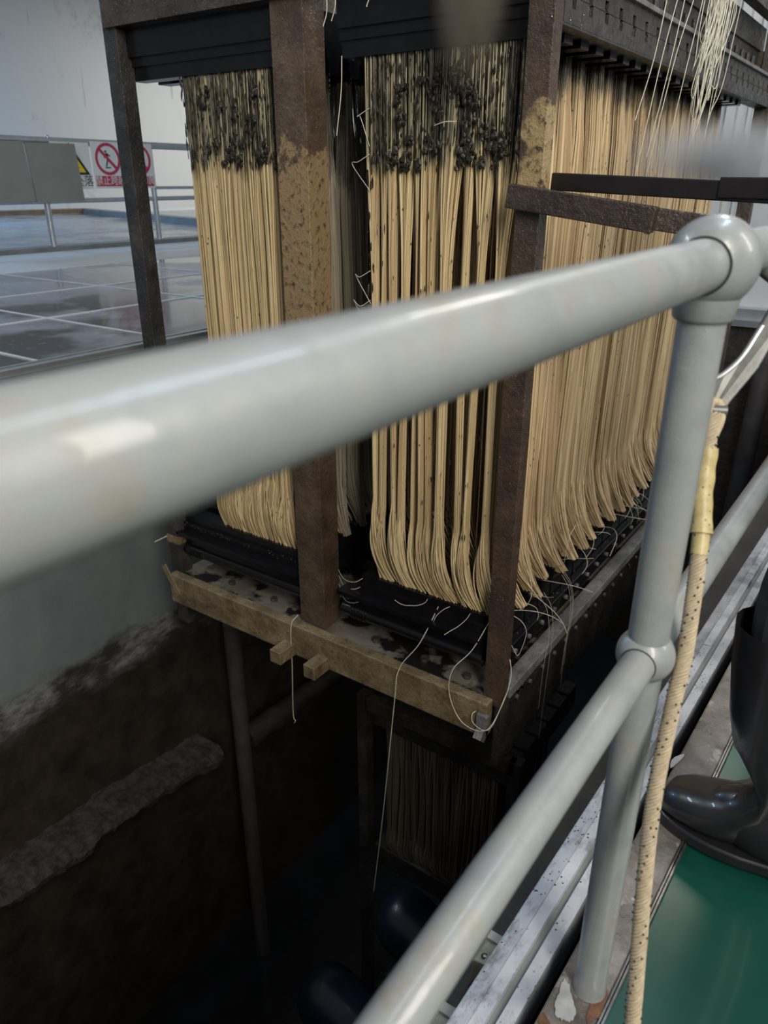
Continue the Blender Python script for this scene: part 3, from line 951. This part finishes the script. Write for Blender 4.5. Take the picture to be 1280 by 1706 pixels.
# curls at the edge of the right front curtain
for z_ in (1.40, 1.28, .86, .80, .74, .72, .95):
    loose([(-1.44, Y0 - .02, z_), (-1.475, Y0 - .03, z_ - .02), (-1.47 - rl_.uniform(0, .06), Y0 - .02, z_ - .05 + rl_.uniform(-.03, .05)), (-1.44, Y0 - .02, z_ - .10)], .0011)
loose([(-1.50, YF + .02, 1.53), (-1.505, YF + .02, 1.44), (-1.525, YF + .02, 1.33)], .0015)
for x_, z_ in ((-1.53, 1.60), (-1.50, 1.61), (-1.38, 1.63)):
    loose([(x_, YF - .01, z_ + .12), (x_ + .005, YF - .01, z_ + .04), (x_ - .01, YF - .01, z_)], .0016)
loose([(-1.2, Y0 - .05, 1.345), (-1.16, Y0 - .06, 1.352), (-1.13, Y0 - .05, 1.352)], .0015)
# the tangle draped over the right side of the header
rt_ = random.Random(12)
for k in range(22):
    yc = 3.24 + rt_.gauss(0, .05)
    x = -.815 + rt_.uniform(-.02, .03)
    zb_ = rt_.choice([1.36, 1.46, 1.52, 1.58, 1.62, 1.66]) + rt_.uniform(-.03, .03)
    w = rt_.uniform(.015, .06)
    P = [(x, yc + rt_.uniform(-.04, .06), 1.99)]
    nseg = 4
    for i in range(1, nseg + 1):
        f = i / nseg
        P.append((x + rt_.uniform(-.012, .012), yc - w * math.sin(f * 1.6) + rt_.uniform(-.025, .025) - .10 * f, 1.99 + (zb_ - 1.99) * f))
    P.append((x, P[-1][1] + w * .6, zb_ - .02))
    for i in range(1, nseg):
        f = 1 - i / nseg
        P.append((x + rt_.uniform(-.012, .012), yc + w + rt_.uniform(-.025, .025) - .10 * f, 1.99 + (zb_ + .03 - 1.99) * f))
    if rt_.random() < .7:
        P.append((x, yc + w + rt_.uniform(-.03, .05), 1.99))
    loose(P, .0014)
for (ya, yb, zb_) in ((2.72, 2.58, 1.38), (2.86, 2.62, 1.15), (2.90, 2.74, 1.28), (3.05, 2.72, 1.12), (3.10, 2.92, 1.20), (3.48, 3.40, 1.55), (3.6, 3.46, 1.45)):
    loose([(-.83, ya, 1.98), (-.835, (ya * 2 + yb) / 3, 1.75), (-.84, (ya + 2 * yb) / 3, 1.55), (-.86, yb, zb_)], .0015)
# water beads clinging to the rack
md_ = MB(); rd = random.Random(44)
def bead(x, y, z): md_.ball((x, y, z), rd.uniform(.0008, .0019), 6, 4, (1, 1, 1.2))
for k in range(70): bead(rd.uniform(-1.75, -1.625), YF - .0005, rd.uniform(.9, 1.68))
for k in range(60): bead(XL + rd.uniform(0, .07), YF - .0005, rd.uniform(.3, 1.7))
for k in range(50): bead(XL + .0705, YF + rd.uniform(.0, .06), rd.uniform(.3, 1.6))
for k in range(60): bead(rd.uniform(XL + .05, -1.75), YF - .0125, rd.uniform(1.685, 1.76))
for k in range(50): bead(rd.uniform(XR - .068, XR), YF - .0005, rd.uniform(-.3, 1.6))
for k in range(50): bead(rd.uniform(XL + .05, -1.76), Y0 - .05, rd.uniform(-.19, -.165))
for k in range(60): bead(rd.uniform(-.905, -.872), YF + .05 + rd.random() * 1.6, -.244)
for k in range(40): bead(-.857, Y0 + rd.random() * 1.9, rd.uniform(1.555, 1.585))
for k in range(60): bead(rd.uniform(XL + .05, XR - .05), YF - .046, rd.uniform(-.545, -.41))
for k in range(40): bead(-1.6245, YF + rd.uniform(.01, .09), rd.uniform(.5, 1.5))
stuff(md_.build('water_bead', 'water_bead', ca, True))

# support bars laid from the rack towards the walkway
pl = MB().obox((-.935, YF - .018, 1.172), (-.553, YF - .02, 1.122), .030, .058)
o = pl.build('timber_lever', 'timber_brown', bevel=.003)
tag(o, 'brown timber lever laid across the right rusty post', 'timber')
MB().obox((-.556, YF - .028, 1.152), (-.566, YF - .028, 1.092), .012, .012).build('end_batten', 'timber_brown', o)
m = MB().obox((-.60, YF + .012, 1.128), (-.405, YF + .03, 1.105), .03, .05)
o = m.build('timber_batten', 'timber_brown', bevel=.003); tag(o, 'short brown batten behind the end of the timber lever', 'timber')
m = MB().obox((-.849, YF + .07, 1.205), (-.10, YF - .057, 1.1725), .04, .042)
m.obox((-.42, YF - .003, 1.192), (-.215, YF - .037, 1.190), .05, .044)
o = m.build('steel_bar', 'bar_black', bevel=.003); tag(o, 'black steel bar reaching from the rack behind the handrail ball', 'bar')

# ================================================================== DOWN IN THE TANK
lc = empty('sunken_cassette', (-1.5, 2.6, -2.6))
tag(lc, 'dark fibre rack standing deep in the tank below the lifted one', 'filter rack')
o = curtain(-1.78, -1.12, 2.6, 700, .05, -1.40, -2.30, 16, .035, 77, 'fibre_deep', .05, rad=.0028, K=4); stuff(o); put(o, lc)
MB().box(-1.86, -1.05, 2.55, 2.66, -1.42, -1.28).build('top_header', 'frame_black', lc, bevel=.004)
MB().box(-1.88, -1.03, 2.50, 2.55, -1.30, -1.22).build('top_beam', 'frame_dark', lc, bevel=.004)
MB().box(-1.86, -1.05, 2.55, 2.66, -2.42, -2.28).build('bottom_header', 'frame_black', lc, bevel=.004)
for x in (-1.90, -1.03):
    MB().box(x - .03, x + .03, 2.50, 2.56, -3.95, -1.22).build('post', 'frame_black', lc)
for i in range(1, 6):
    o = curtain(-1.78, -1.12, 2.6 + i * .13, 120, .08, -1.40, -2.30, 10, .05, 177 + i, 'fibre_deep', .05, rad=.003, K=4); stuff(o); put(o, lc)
    MB().box(-1.86, -1.05, 2.55 + i * .13, 2.66 + i * .13, -1.42, -1.28).build('top_header', 'frame_black', lc)

def rough_bar(a, b, r, n, seed, jit):
    r_ = random.Random(seed)
    P = []
    for i in range(n + 1):
        P.append(Vector(a).lerp(Vector(b), i / n) + Vector((r_.uniform(-jit, jit), 0, r_.uniform(-jit, jit))))
    return MB().tube(P, [r * r_.uniform(.85, 1.15) for _ in P], 12)
rg = np.random.default_rng(3); m = MB(); nseg = 220; v = []; f = []
def wob(a, k): return np.convolve(rg.normal(0, 1, nseg + 1 + 2 * k), np.ones(2 * k + 1) / (2 * k + 1) ** .5, 'valid') * a
wa, wb_, wc, wd_ = wob(.010, 6), wob(.008, 2), wob(.010, 4), wob(.005, 1)
for i in range(nseg + 1):
    y = -.8 + 3.22 * i / nseg; z = -1.88 - .06 * (y + .6) + wa[i] * .6
    e = wc[i]
    for px, pz in ((XW + .002, .03 + wb_[i]), (-3.05 + e * .5, .045 + wd_[i]), (-2.965 + e, .035 + wb_[i]), (-2.93 + e + wd_[i], .0 + wd_[i]), (-2.95 + e, -.05 + wa[i]), (XW + .002, -.10)):
        v.append((px, y, z + pz))
for i in range(nseg):
    for k in range(5):
        a = i * 6 + k
        f.append((a, a + 1, a + 7, a + 6))
f.append((0, 1, 2, 3, 4, 5)); f.append(tuple(nseg * 6 + k for k in range(6)))
o = m.add(v, f).build('sludge_ledge', 'ledge_sludge', smooth=True)
tag(o, 'sludge-crusted concrete ledge running along the far tank wall', 'ledge')
o = rough_bar((-2.93, 2.62, -2.09), (-2.7, 5.6, -2.0), .075, 40, 4, .008).build('sludge_pipe', 'tank_slime', smooth=True)
tag(o, 'darker slimed pipe continuing behind the upright in the tank', 'pipe')
m = MB().tube([(-2.86, 2.52, -3.95), (-2.86, 2.52, -1.15)], .05, 14)
o = m.build('riser_pipe', 'grey_pipe', smooth=True); tag(o, 'thin upright riser pipe standing against the far tank wall', 'pipe')
for (yy, zz, xe, lab) in ((1.93, -2.74, -1.72, 'dark navy domed pipe end low in the tank, nearest the camera'), (2.33, -2.42, -1.50, 'dark navy domed pipe end low in the tank, under the sunken rack')):
    r0 = .17
    pts = []; rs = []
    for k in range(9):
        a = k / 8 * math.pi / 2
        pts.append((xe - r0 * math.cos(a) * .9, yy, zz)); rs.append(max(.004, r0 * math.sin(a)))
    pts += [(xe + .25, yy, zz - .1), (-.56, yy, zz - .5)]; rs += [r0, r0]
    o = MB().tube(pts, rs, 28).build('domed_pipe', 'navy_pipe', smooth=True)
    tag(o, lab, 'pipe')
o = MB().tube([(-1.1, YE - .35, -3.9), (-1.05, YE - .35, -.1)], .09, 14).build('drain_pipe', 'grey_pipe', smooth=True)
tag(o, 'grey upright pipe at the far end of the tank', 'pipe')

# ================================================================== SHACKLE AND ROPE
CAM = Vector((0, 0, CAMZ))
sk = empty('lifting_shackle', (-.187, 1.0, .93))
tag(sk, 'wet steel lifting shackle hanging behind the railing post, holding the rope', 'shackle')
arm = spline([(-.205, .955, 1.150), (-.190, 1.03, 1.130), (-.176, 1.075, 1.105), (-.150, 1.092, 1.082), (-.143, 1.086, 1.066)], 6)
MB().tube(arm, .009, 12).build('bow', 'shackle_steel', sk, True)
m = MB()
def plate(poly, d, mb):
    """flat plate through 3-D outline, thickness d along -Y/+X view normal"""
    P = [Vector(p) for p in poly]; n = len(P)
    nn = Vector((-.42, .91, 0)).normalized() * d
    return mb.add([p for p in P] + [p + nn for p in P], [tuple(range(n)), tuple(range(n, 2 * n))] + [(i, (i + 1) % n, (i + 1) % n + n, i + n) for i in range(n)])
def at(x, y, t_):
    h = R(35.1); p_ = R(23.8)
    hv = Vector((-math.sin(h), math.cos(h), 0)); rt = Vector((math.cos(h), math.sin(h), 0)); Z = Vector((0, 0, 1))
    fw = hv * math.cos(p_) - Z * math.sin(p_); up = hv * math.sin(p_) + Z * math.cos(p_)
    return CAM + (rt * (x - 640) / 1240 - up * (y - 853) / 1240 + fw) * t_
# the side plate: a flat bar that widens into the eye
side = [(-.148, 1.078, 1.075), (-.131, 1.088, 1.060), (-.150, 1.042, .985), (-.170, 1.012, .945), (-.178, 1.000, .922), (-.193, .990, .920), (-.197, 1.000, .950), (-.199, 1.006, .968), (-.186, 1.022, .978), (-.172, 1.040, .998), (-.160, 1.060, 1.035)]
plate(side, .012, m)
m.build('side_plate', 'shackle_steel', sk, bevel=.002)
MB().tube(spline([(-.199, 1.003, .969), (-.185, 1.019, .979), (-.171, 1.037, .999), (-.158, 1.057, 1.036)], 6), .003, 8).build('inner_lip', 'galvanised', sk, True)
MB().tube([(-.200, .992, .935), (-.172, 1.005, .935)], .007, 10).build('pin', 'shackle_steel', sk, True)

rp = empty('rope', (-.10, .70, .25))
tag(rp, 'cream braided rope with black flecks and yellow taped splice, hanging from the shackle', 'rope')
path = spline([(-.186, .995, .932), (-.180, .975, .885), (-.172, .953, .832), (-.160, .928, .785), (-.143, .870, .66), (-.140, .838, .600), (-.131, .781, .468), (-.102, .708, .293), (-.070, .640, .13), (-.02, .52, .012), (.10, .30, .006), (.35, .12, .006)], 26)
RR = .0088
def frames(P):
    out = []; prev = None
    for i, p in enumerate(P):
        d = (P[min(i + 1, len(P) - 1)] - P[max(i - 1, 0)]).normalized()
        if prev is None:
            prev = d.cross(Vector((1, 0, 0))).normalized()
        e1 = (prev - d * prev.dot(d)).normalized()
        prev = e1
        out.append((p, e1, d.cross(e1)))
    return out
# resample evenly
acc = [0]
for a_, b_ in zip(path[:-1], path[1:]):
    acc.append(acc[-1] + (b_ - a_).length)
Ltot = acc[-1]
def sample(s_):
    import bisect
    k = min(max(bisect.bisect(acc, s_) - 1, 0), len(path) - 2)
    t_ = (s_ - acc[k]) / max(1e-9, acc[k + 1] - acc[k])
    return path[k].lerp(path[k + 1], t_)
STEP = .0018
NP = int(Ltot / STEP)
ev = [sample(i * STEP) for i in range(NP)]
fr_ = frames(ev)
NS = 8
core = MB().tube([p for p in ev[::4]], RR * .88, 12).build('core', 'rope_cream', rp, True)
LAY = .036
def yarn(direction, k):
    pts = []; top = []
    for i in range(NP):
        s_ = i * STEP
        a = direction * 2 * math.pi * s_ / LAY + 2 * math.pi * k / NS
        wv = 0
        rad = RR - .0006
        p, e1, e2 = fr_[i]
        pts.append(p + e1 * math.cos(a) * rad + e2 * math.sin(a) * rad); top.append(wv)
    return pts, top
mc = MB()
for k in range(NS):
    mc.tube(yarn(1, k)[0], .0021, 6, False)
stuff(mc.build('braid', 'rope_cream', rp, True))
# black flecks: short floats of dark yarn on the surface
mk = MB(); rf = random.Random(2)
for k in (0.5, 1.4, 4.5, 5.4):
    pts, top = yarn(.12, k)
    i = rf.randint(0, 4)
    while i < NP - 4:
        c = pts[i]; p, e1, e2 = fr_[i]
        o_ = (c - p).normalized() * (RR + .0010)
        dd = (pts[i + 1] - pts[i]).normalized()
        mk.tube([p + o_ - dd * .0013, p + o_ * 1.09, p + o_ + dd * .0013], [.0008, .0015, .0008], 5)
        i += 6 if rf.random() < .6 else 14
stuff(mk.build('black_fleck', 'rope_black', rp, True))
# yellow tape over the splice
i0, i1 = int(.045 / STEP), int(.155 / STEP)
tp = ev[i0:i1]
rs = [.0128 + .0006 * math.sin(i * .35) for i in range(len(tp))]
MB().tube(tp, rs, 20).build('tape', 'tape_yellow', rp, True)
i2 = int(.185 / STEP)
MB().tube(ev[i1:i2], .0108, 20).build('tape', 'tape_yellow', rp, True)
MB().tube(ev[i1 - 2:i1 + 1], .0142, 20).build('tape_edge', 'tape_yellow', rp, True)
# eye round the pin
eye = [(-.178, .985, .905), (-.176, .998, .925), (-.181, 1.006, .940), (-.189, 1.002, .945), (-.192, .992, .935), (-.188, .978, .905)]
MB().tube(spline(eye, 6), .0062, 10).build('eye', 'rope_cream', rp, True)

# ================================================================== PERSON IN RUBBER BOOTS
pe = empty('person', (.05, 1.6, -.008))
tag(pe, 'person in black rubber boots standing at the kerb, only the boots in view', 'person')
def boot(toe, heel_dir, up_pts, name='boot'):
    """toe point, heel direction; cross sections swept from toe to heel then up the shaft"""
    toe = Vector(toe); d = Vector(heel_dir).normalized(); sdv = Vector((-d.y, d.x, 0))
    L = .285
    SC = Matrix.Translation(toe) @ Matrix.Diagonal((1.24, 1.24, 1.24, 1)) @ Matrix.Translation(-toe)
    secs = []   # foot: centre along d, half width, height
    prof = [(0.0, .016, .030), (.012, .034, .048), (.035, .046, .060), (.07, .0515, .070), (.095, .051, .080), (.112, .049, .096), (.126, .046, .122)]
    m = MB()
    v = []; f = []; n = 20
    z0 = toe.z + .016
    for (s_, w, h) in prof:
        c = toe + d * s_
        for k in range(n):
            a = 2 * math.pi * k / n
            x = math.cos(a); y = math.sin(a)
            yy = abs(y) ** .8 * (1 if y >= 0 else -1)
            v.append(c + sdv * w * (abs(x) ** .85 * (1 if x >= 0 else -1)) + Vector((0, 0, z0 - c.z + h / 2 + yy * h / 2)))
    # ankle and shaft rings
    for (s_, zc, w, l, tilt) in ((0.146, .112, .044, .074, .9), (0.144, .145, .046, .068, .5), (0.134, .19, .050, .064, .2), (0.128, .25, .054, .064, .08), (0.121, .33, .056, .066, .04), (0.116, .40, .057, .067, .04)):
        c = toe + d * s_
        for k in range(n):
            a = 2 * math.pi * k / n
            x = math.cos(a); y = math.sin(a)
            # y>0 -> towards the toe when upright
            v.append(c + sdv * w * x + (-d * (1 - tilt) * l * y) + Vector((0, 0, toe.z + zc - c.z + tilt * l * y)))
    ns = len(prof) + 6
    for i in range(ns - 1):
        for k in range(n):
            a = i * n + k; b = i * n + (k + 1) % n
            f.append((a, b, b + n, a + n))
    f.append(tuple(range(n)))
    # heel cup
    m.add(v, f)
    hc = toe + d * .205
    m.ball((toe.x + d.x * .172, toe.y + d.y * .172, toe.z + .064), .052, 24, 14, (2.05, .92, 1.12))
    o = m.build(name, 'boot_rubber', pe, True)
    o.data.transform(SC)
    # sole
    pts = []
    for k in range(40):
        a = 2 * math.pi * k / 40
        x = math.cos(a); y = math.sin(a)
        s_ = L / 2 - L / 2 * math.copysign(abs(x) ** .75, x) * 1.03
        w = .056 * (1 - .16 * math.exp(-((s_ - .17) / .05) ** 2)) * (1 if s_ < .15 else .86)
        pts.append(toe + d * (s_ - .002) + sdv * w * math.copysign(abs(y) ** .8, y))
    nn = len(pts)
    vv = [(p.x, p.y, toe.z) for p in pts] + [(p.x, p.y, toe.z + .022) for p in pts]
    MB().add(vv, [tuple(range(nn)), tuple(range(nn, 2 * nn))] + [(i, (i + 1) % nn, (i + 1) % nn + nn, i + nn) for i in range(nn)]).build('sole', 'boot_rubber', o, True, .005).data.transform(SC)
    return o
boot((-.205, 1.30, .001), (1, -.06, 0), None)
boot((-.135, 2.06, .001), (1, .05, 0), None)
# body: one continuous skinned figure above the boots
def skin_body():
    P = {'hip': (.12, 1.66, .95), 'w': (.12, 1.66, 1.12), 'ch': (.10, 1.66, 1.34), 'n0': (.08, 1.66, 1.50), 'n1': (.065, 1.66, 1.57), 'h0': (.05, 1.66, 1.64), 'h1': (.045, 1.66, 1.74),
         'lh': (.12, 1.56, .92), 'lk': (-.062, 1.33, .58), 'la': (-.05, 1.29, .36),
         'rh': (.12, 1.76, .92), 'rk': (.01, 2.05, .58), 'ra': (.02, 2.07, .36),
         'ls': (.10, 1.49, 1.44), 'le': (.14, 1.42, 1.18), 'lw': (.02, 1.45, .98), 'rs': (.10, 1.83, 1.44), 're': (.14, 1.90, 1.18), 'rw': (.02, 1.88, .98)}
    Rr = {'hip': .14, 'w': .13, 'ch': .15, 'n0': .08, 'n1': .055, 'h0': .075, 'h1': .085, 'lh': .09, 'lk': .068, 'la': .058, 'rh': .09, 'rk': .068, 'ra': .058, 'ls': .06, 'le': .045, 'lw': .032, 'rs': .06, 're': .045, 'rw': .032}
    E = [('hip', 'w'), ('w', 'ch'), ('ch', 'n0'), ('n0', 'n1'), ('n1', 'h0'), ('h0', 'h1'), ('hip', 'lh'), ('lh', 'lk'), ('lk', 'la'), ('hip', 'rh'), ('rh', 'rk'), ('rk', 'ra'), ('ch', 'ls'), ('ls', 'le'), ('le', 'lw'), ('ch', 'rs'), ('rs', 're'), ('re', 'rw')]
    # hands
    for s_, yy in (('l', 1.45), ('r', 1.88)):
        sg = 1 if s_ == 'l' else -1
        P[s_ + 'p'] = (-.035, yy, .945); Rr[s_ + 'p'] = .030; E.append((s_ + 'w', s_ + 'p'))
        for k, (dy, ln) in enumerate(((-.028, .065), (-.009, .075), (.010, .07), (.028, .055))):
            a = s_ + 'f%da' % k; b = s_ + 'f%db' % k; c = s_ + 'f%dc' % k
            P[a] = (-.06, yy + dy, .935); P[b] = (-.06 - ln * .6, yy + dy * 1.1, .915); P[c] = (-.06 - ln * .8, yy + dy * 1.1, .885)
            Rr[a] = .010; Rr[b] = .009; Rr[c] = .008
            E += [(s_ + 'p', a), (a, b), (b, c)]
        P[s_ + 't1'] = (-.03, yy + sg * .042, .935); P[s_ + 't2'] = (-.06, yy + sg * .055, .915); Rr[s_ + 't1'] = .011; Rr[s_ + 't2'] = .009
        E += [(s_ + 'p', s_ + 't1'), (s_ + 't1', s_ + 't2')]
    names = list(P)
    me = bpy.data.meshes.new('body')
    me.from_pydata([P[k] for k in names], [(names.index(a), names.index(b)) for a, b in E], [])
    o = bpy.data.objects.new('body', me); C.objects.link(o)
    md = o.modifiers.new('skin', 'SKIN')
    lay = me.skin_vertices[0] if len(me.skin_vertices) else None
    if lay is None:
        bpy.context.view_layer.objects.active = o
        lay = me.skin_vertices[0]
    for i, k in enumerate(names):
        lay.data[i].radius = (Rr[k], Rr[k]); lay.data[i].use_root = (k == 'hip')
    ss = o.modifiers.new('sub', 'SUBSURF'); ss.levels = 2; ss.render_levels = 2
    t = NT('work_clothes')
    g = t.z()
    zz = g[2]
    c = t.mix(t.step(zz, 1.02, 1.03), (.012, .013, .018), (.03, .045, .09))
    c = t.mix(t.step(zz, 1.55, 1.56), c, (.45, .28, .20))
    c = t.mix(t.math('MULTIPLY', t.step(zz, 1.0, .99), t.math('MULTIPLY', t.step(g[0], .01, 0), t.step(zz, .80, .81))), c, (.45, .28, .20))
    M['work_clothes'] = t.set(c, .7, 0, t.noise(40), .2, .003)
    me.materials.append(M['work_clothes'])
    for p in me.polygons: p.use_smooth = True
    put(o, pe)
    return o
try:
    skin_body()
except Exception as ex:
    print('skin failed', ex)
hm = MB().ball((.055, 1.66, 1.735), .105, 20, 12, (1.02, .92, .95))
hm.v = [(x, y, max(z, 1.70 if x > -.0 else 1.76)) for x, y, z in hm.v]
hm.build('hair', 'hair', pe, True)
fc = MB(); fc.ball((-.055, 1.66, 1.665), .016, 10, 8, (1, .7, 1.5))
fc.build('nose', 'skin', pe, True)
for sy in (-1, 1):
    MB().ball((-.035, 1.66 + sy * .033, 1.692), .010, 10, 8).build('eye', 'hair', pe, True)
    MB().ball((.05, 1.66 + sy * .088, 1.68), .022, 10, 8, (.8, .4, 1.3)).build('ear', 'skin', pe, True)
MB().ball((-.045, 1.66, 1.625), .018, 10, 6, (.5, 1.2, .35)).build('mouth', 'sign_red', pe, True)

# ================================================================== SPRAY IN THE AIR
def mist(name, label, cen, rad, dens, col, sq):
    t = NT(name + '_vapour')
    t.t.nodes.remove(t.b)
    v = t.n('ShaderNodeVolumePrincipled')
    v.inputs['Color'].default_value = (*col, 1)
    v.inputs['Anisotropy'].default_value = .2
    tc = t.n('ShaderNodeTexCoord')
    ln = t.n('ShaderNodeVectorMath', operation='LENGTH')
    t.link(tc.outputs['Object'], ln.inputs[0])
    fall = t.math('POWER', t.step(ln.outputs['Value'], 1.0, 0.0), 2.0)
    nz = t.n('ShaderNodeTexNoise'); nz.inputs['Scale'].default_value = 1.6; nz.inputs['Detail'].default_value = 2
    t.link(tc.outputs['Object'], nz.inputs['Vector'])
    t.link(t.math('MULTIPLY', t.math('MULTIPLY', fall, t.step(nz.outputs['Fac'], .25, .6)), dens), v.inputs['Density'])
    out = [n for n in t.t.nodes if n.type == 'OUTPUT_MATERIAL'][0]
    t.link(v.outputs[0], out.inputs['Volume'])
    M[name] = t.m
    o = MB().ball((0, 0, 0), 1.0, 20, 12).build(name, name, smooth=True)
    o.location = cen; o.scale = rad; o.rotation_euler = sq
    tag(o, label, 'spray'); o['kind'] = 'stuff'
    return o
mist('spray_mist', 'pale water mist drifting beside the fibres at the right edge', (-.58, 2.66, 1.27), (.18, .66, .14), 26.0, (.92, .93, .93), (0, 0, R(-14)))
mist('muddy_spray', 'brown muddy spray before the top of the right fibre curtain', (-1.02, 1.80, 1.62), (.12, .06, .24), 60.0, (.62, .52, .40), (0, 0, 0))

bpy.context.view_layer.update()
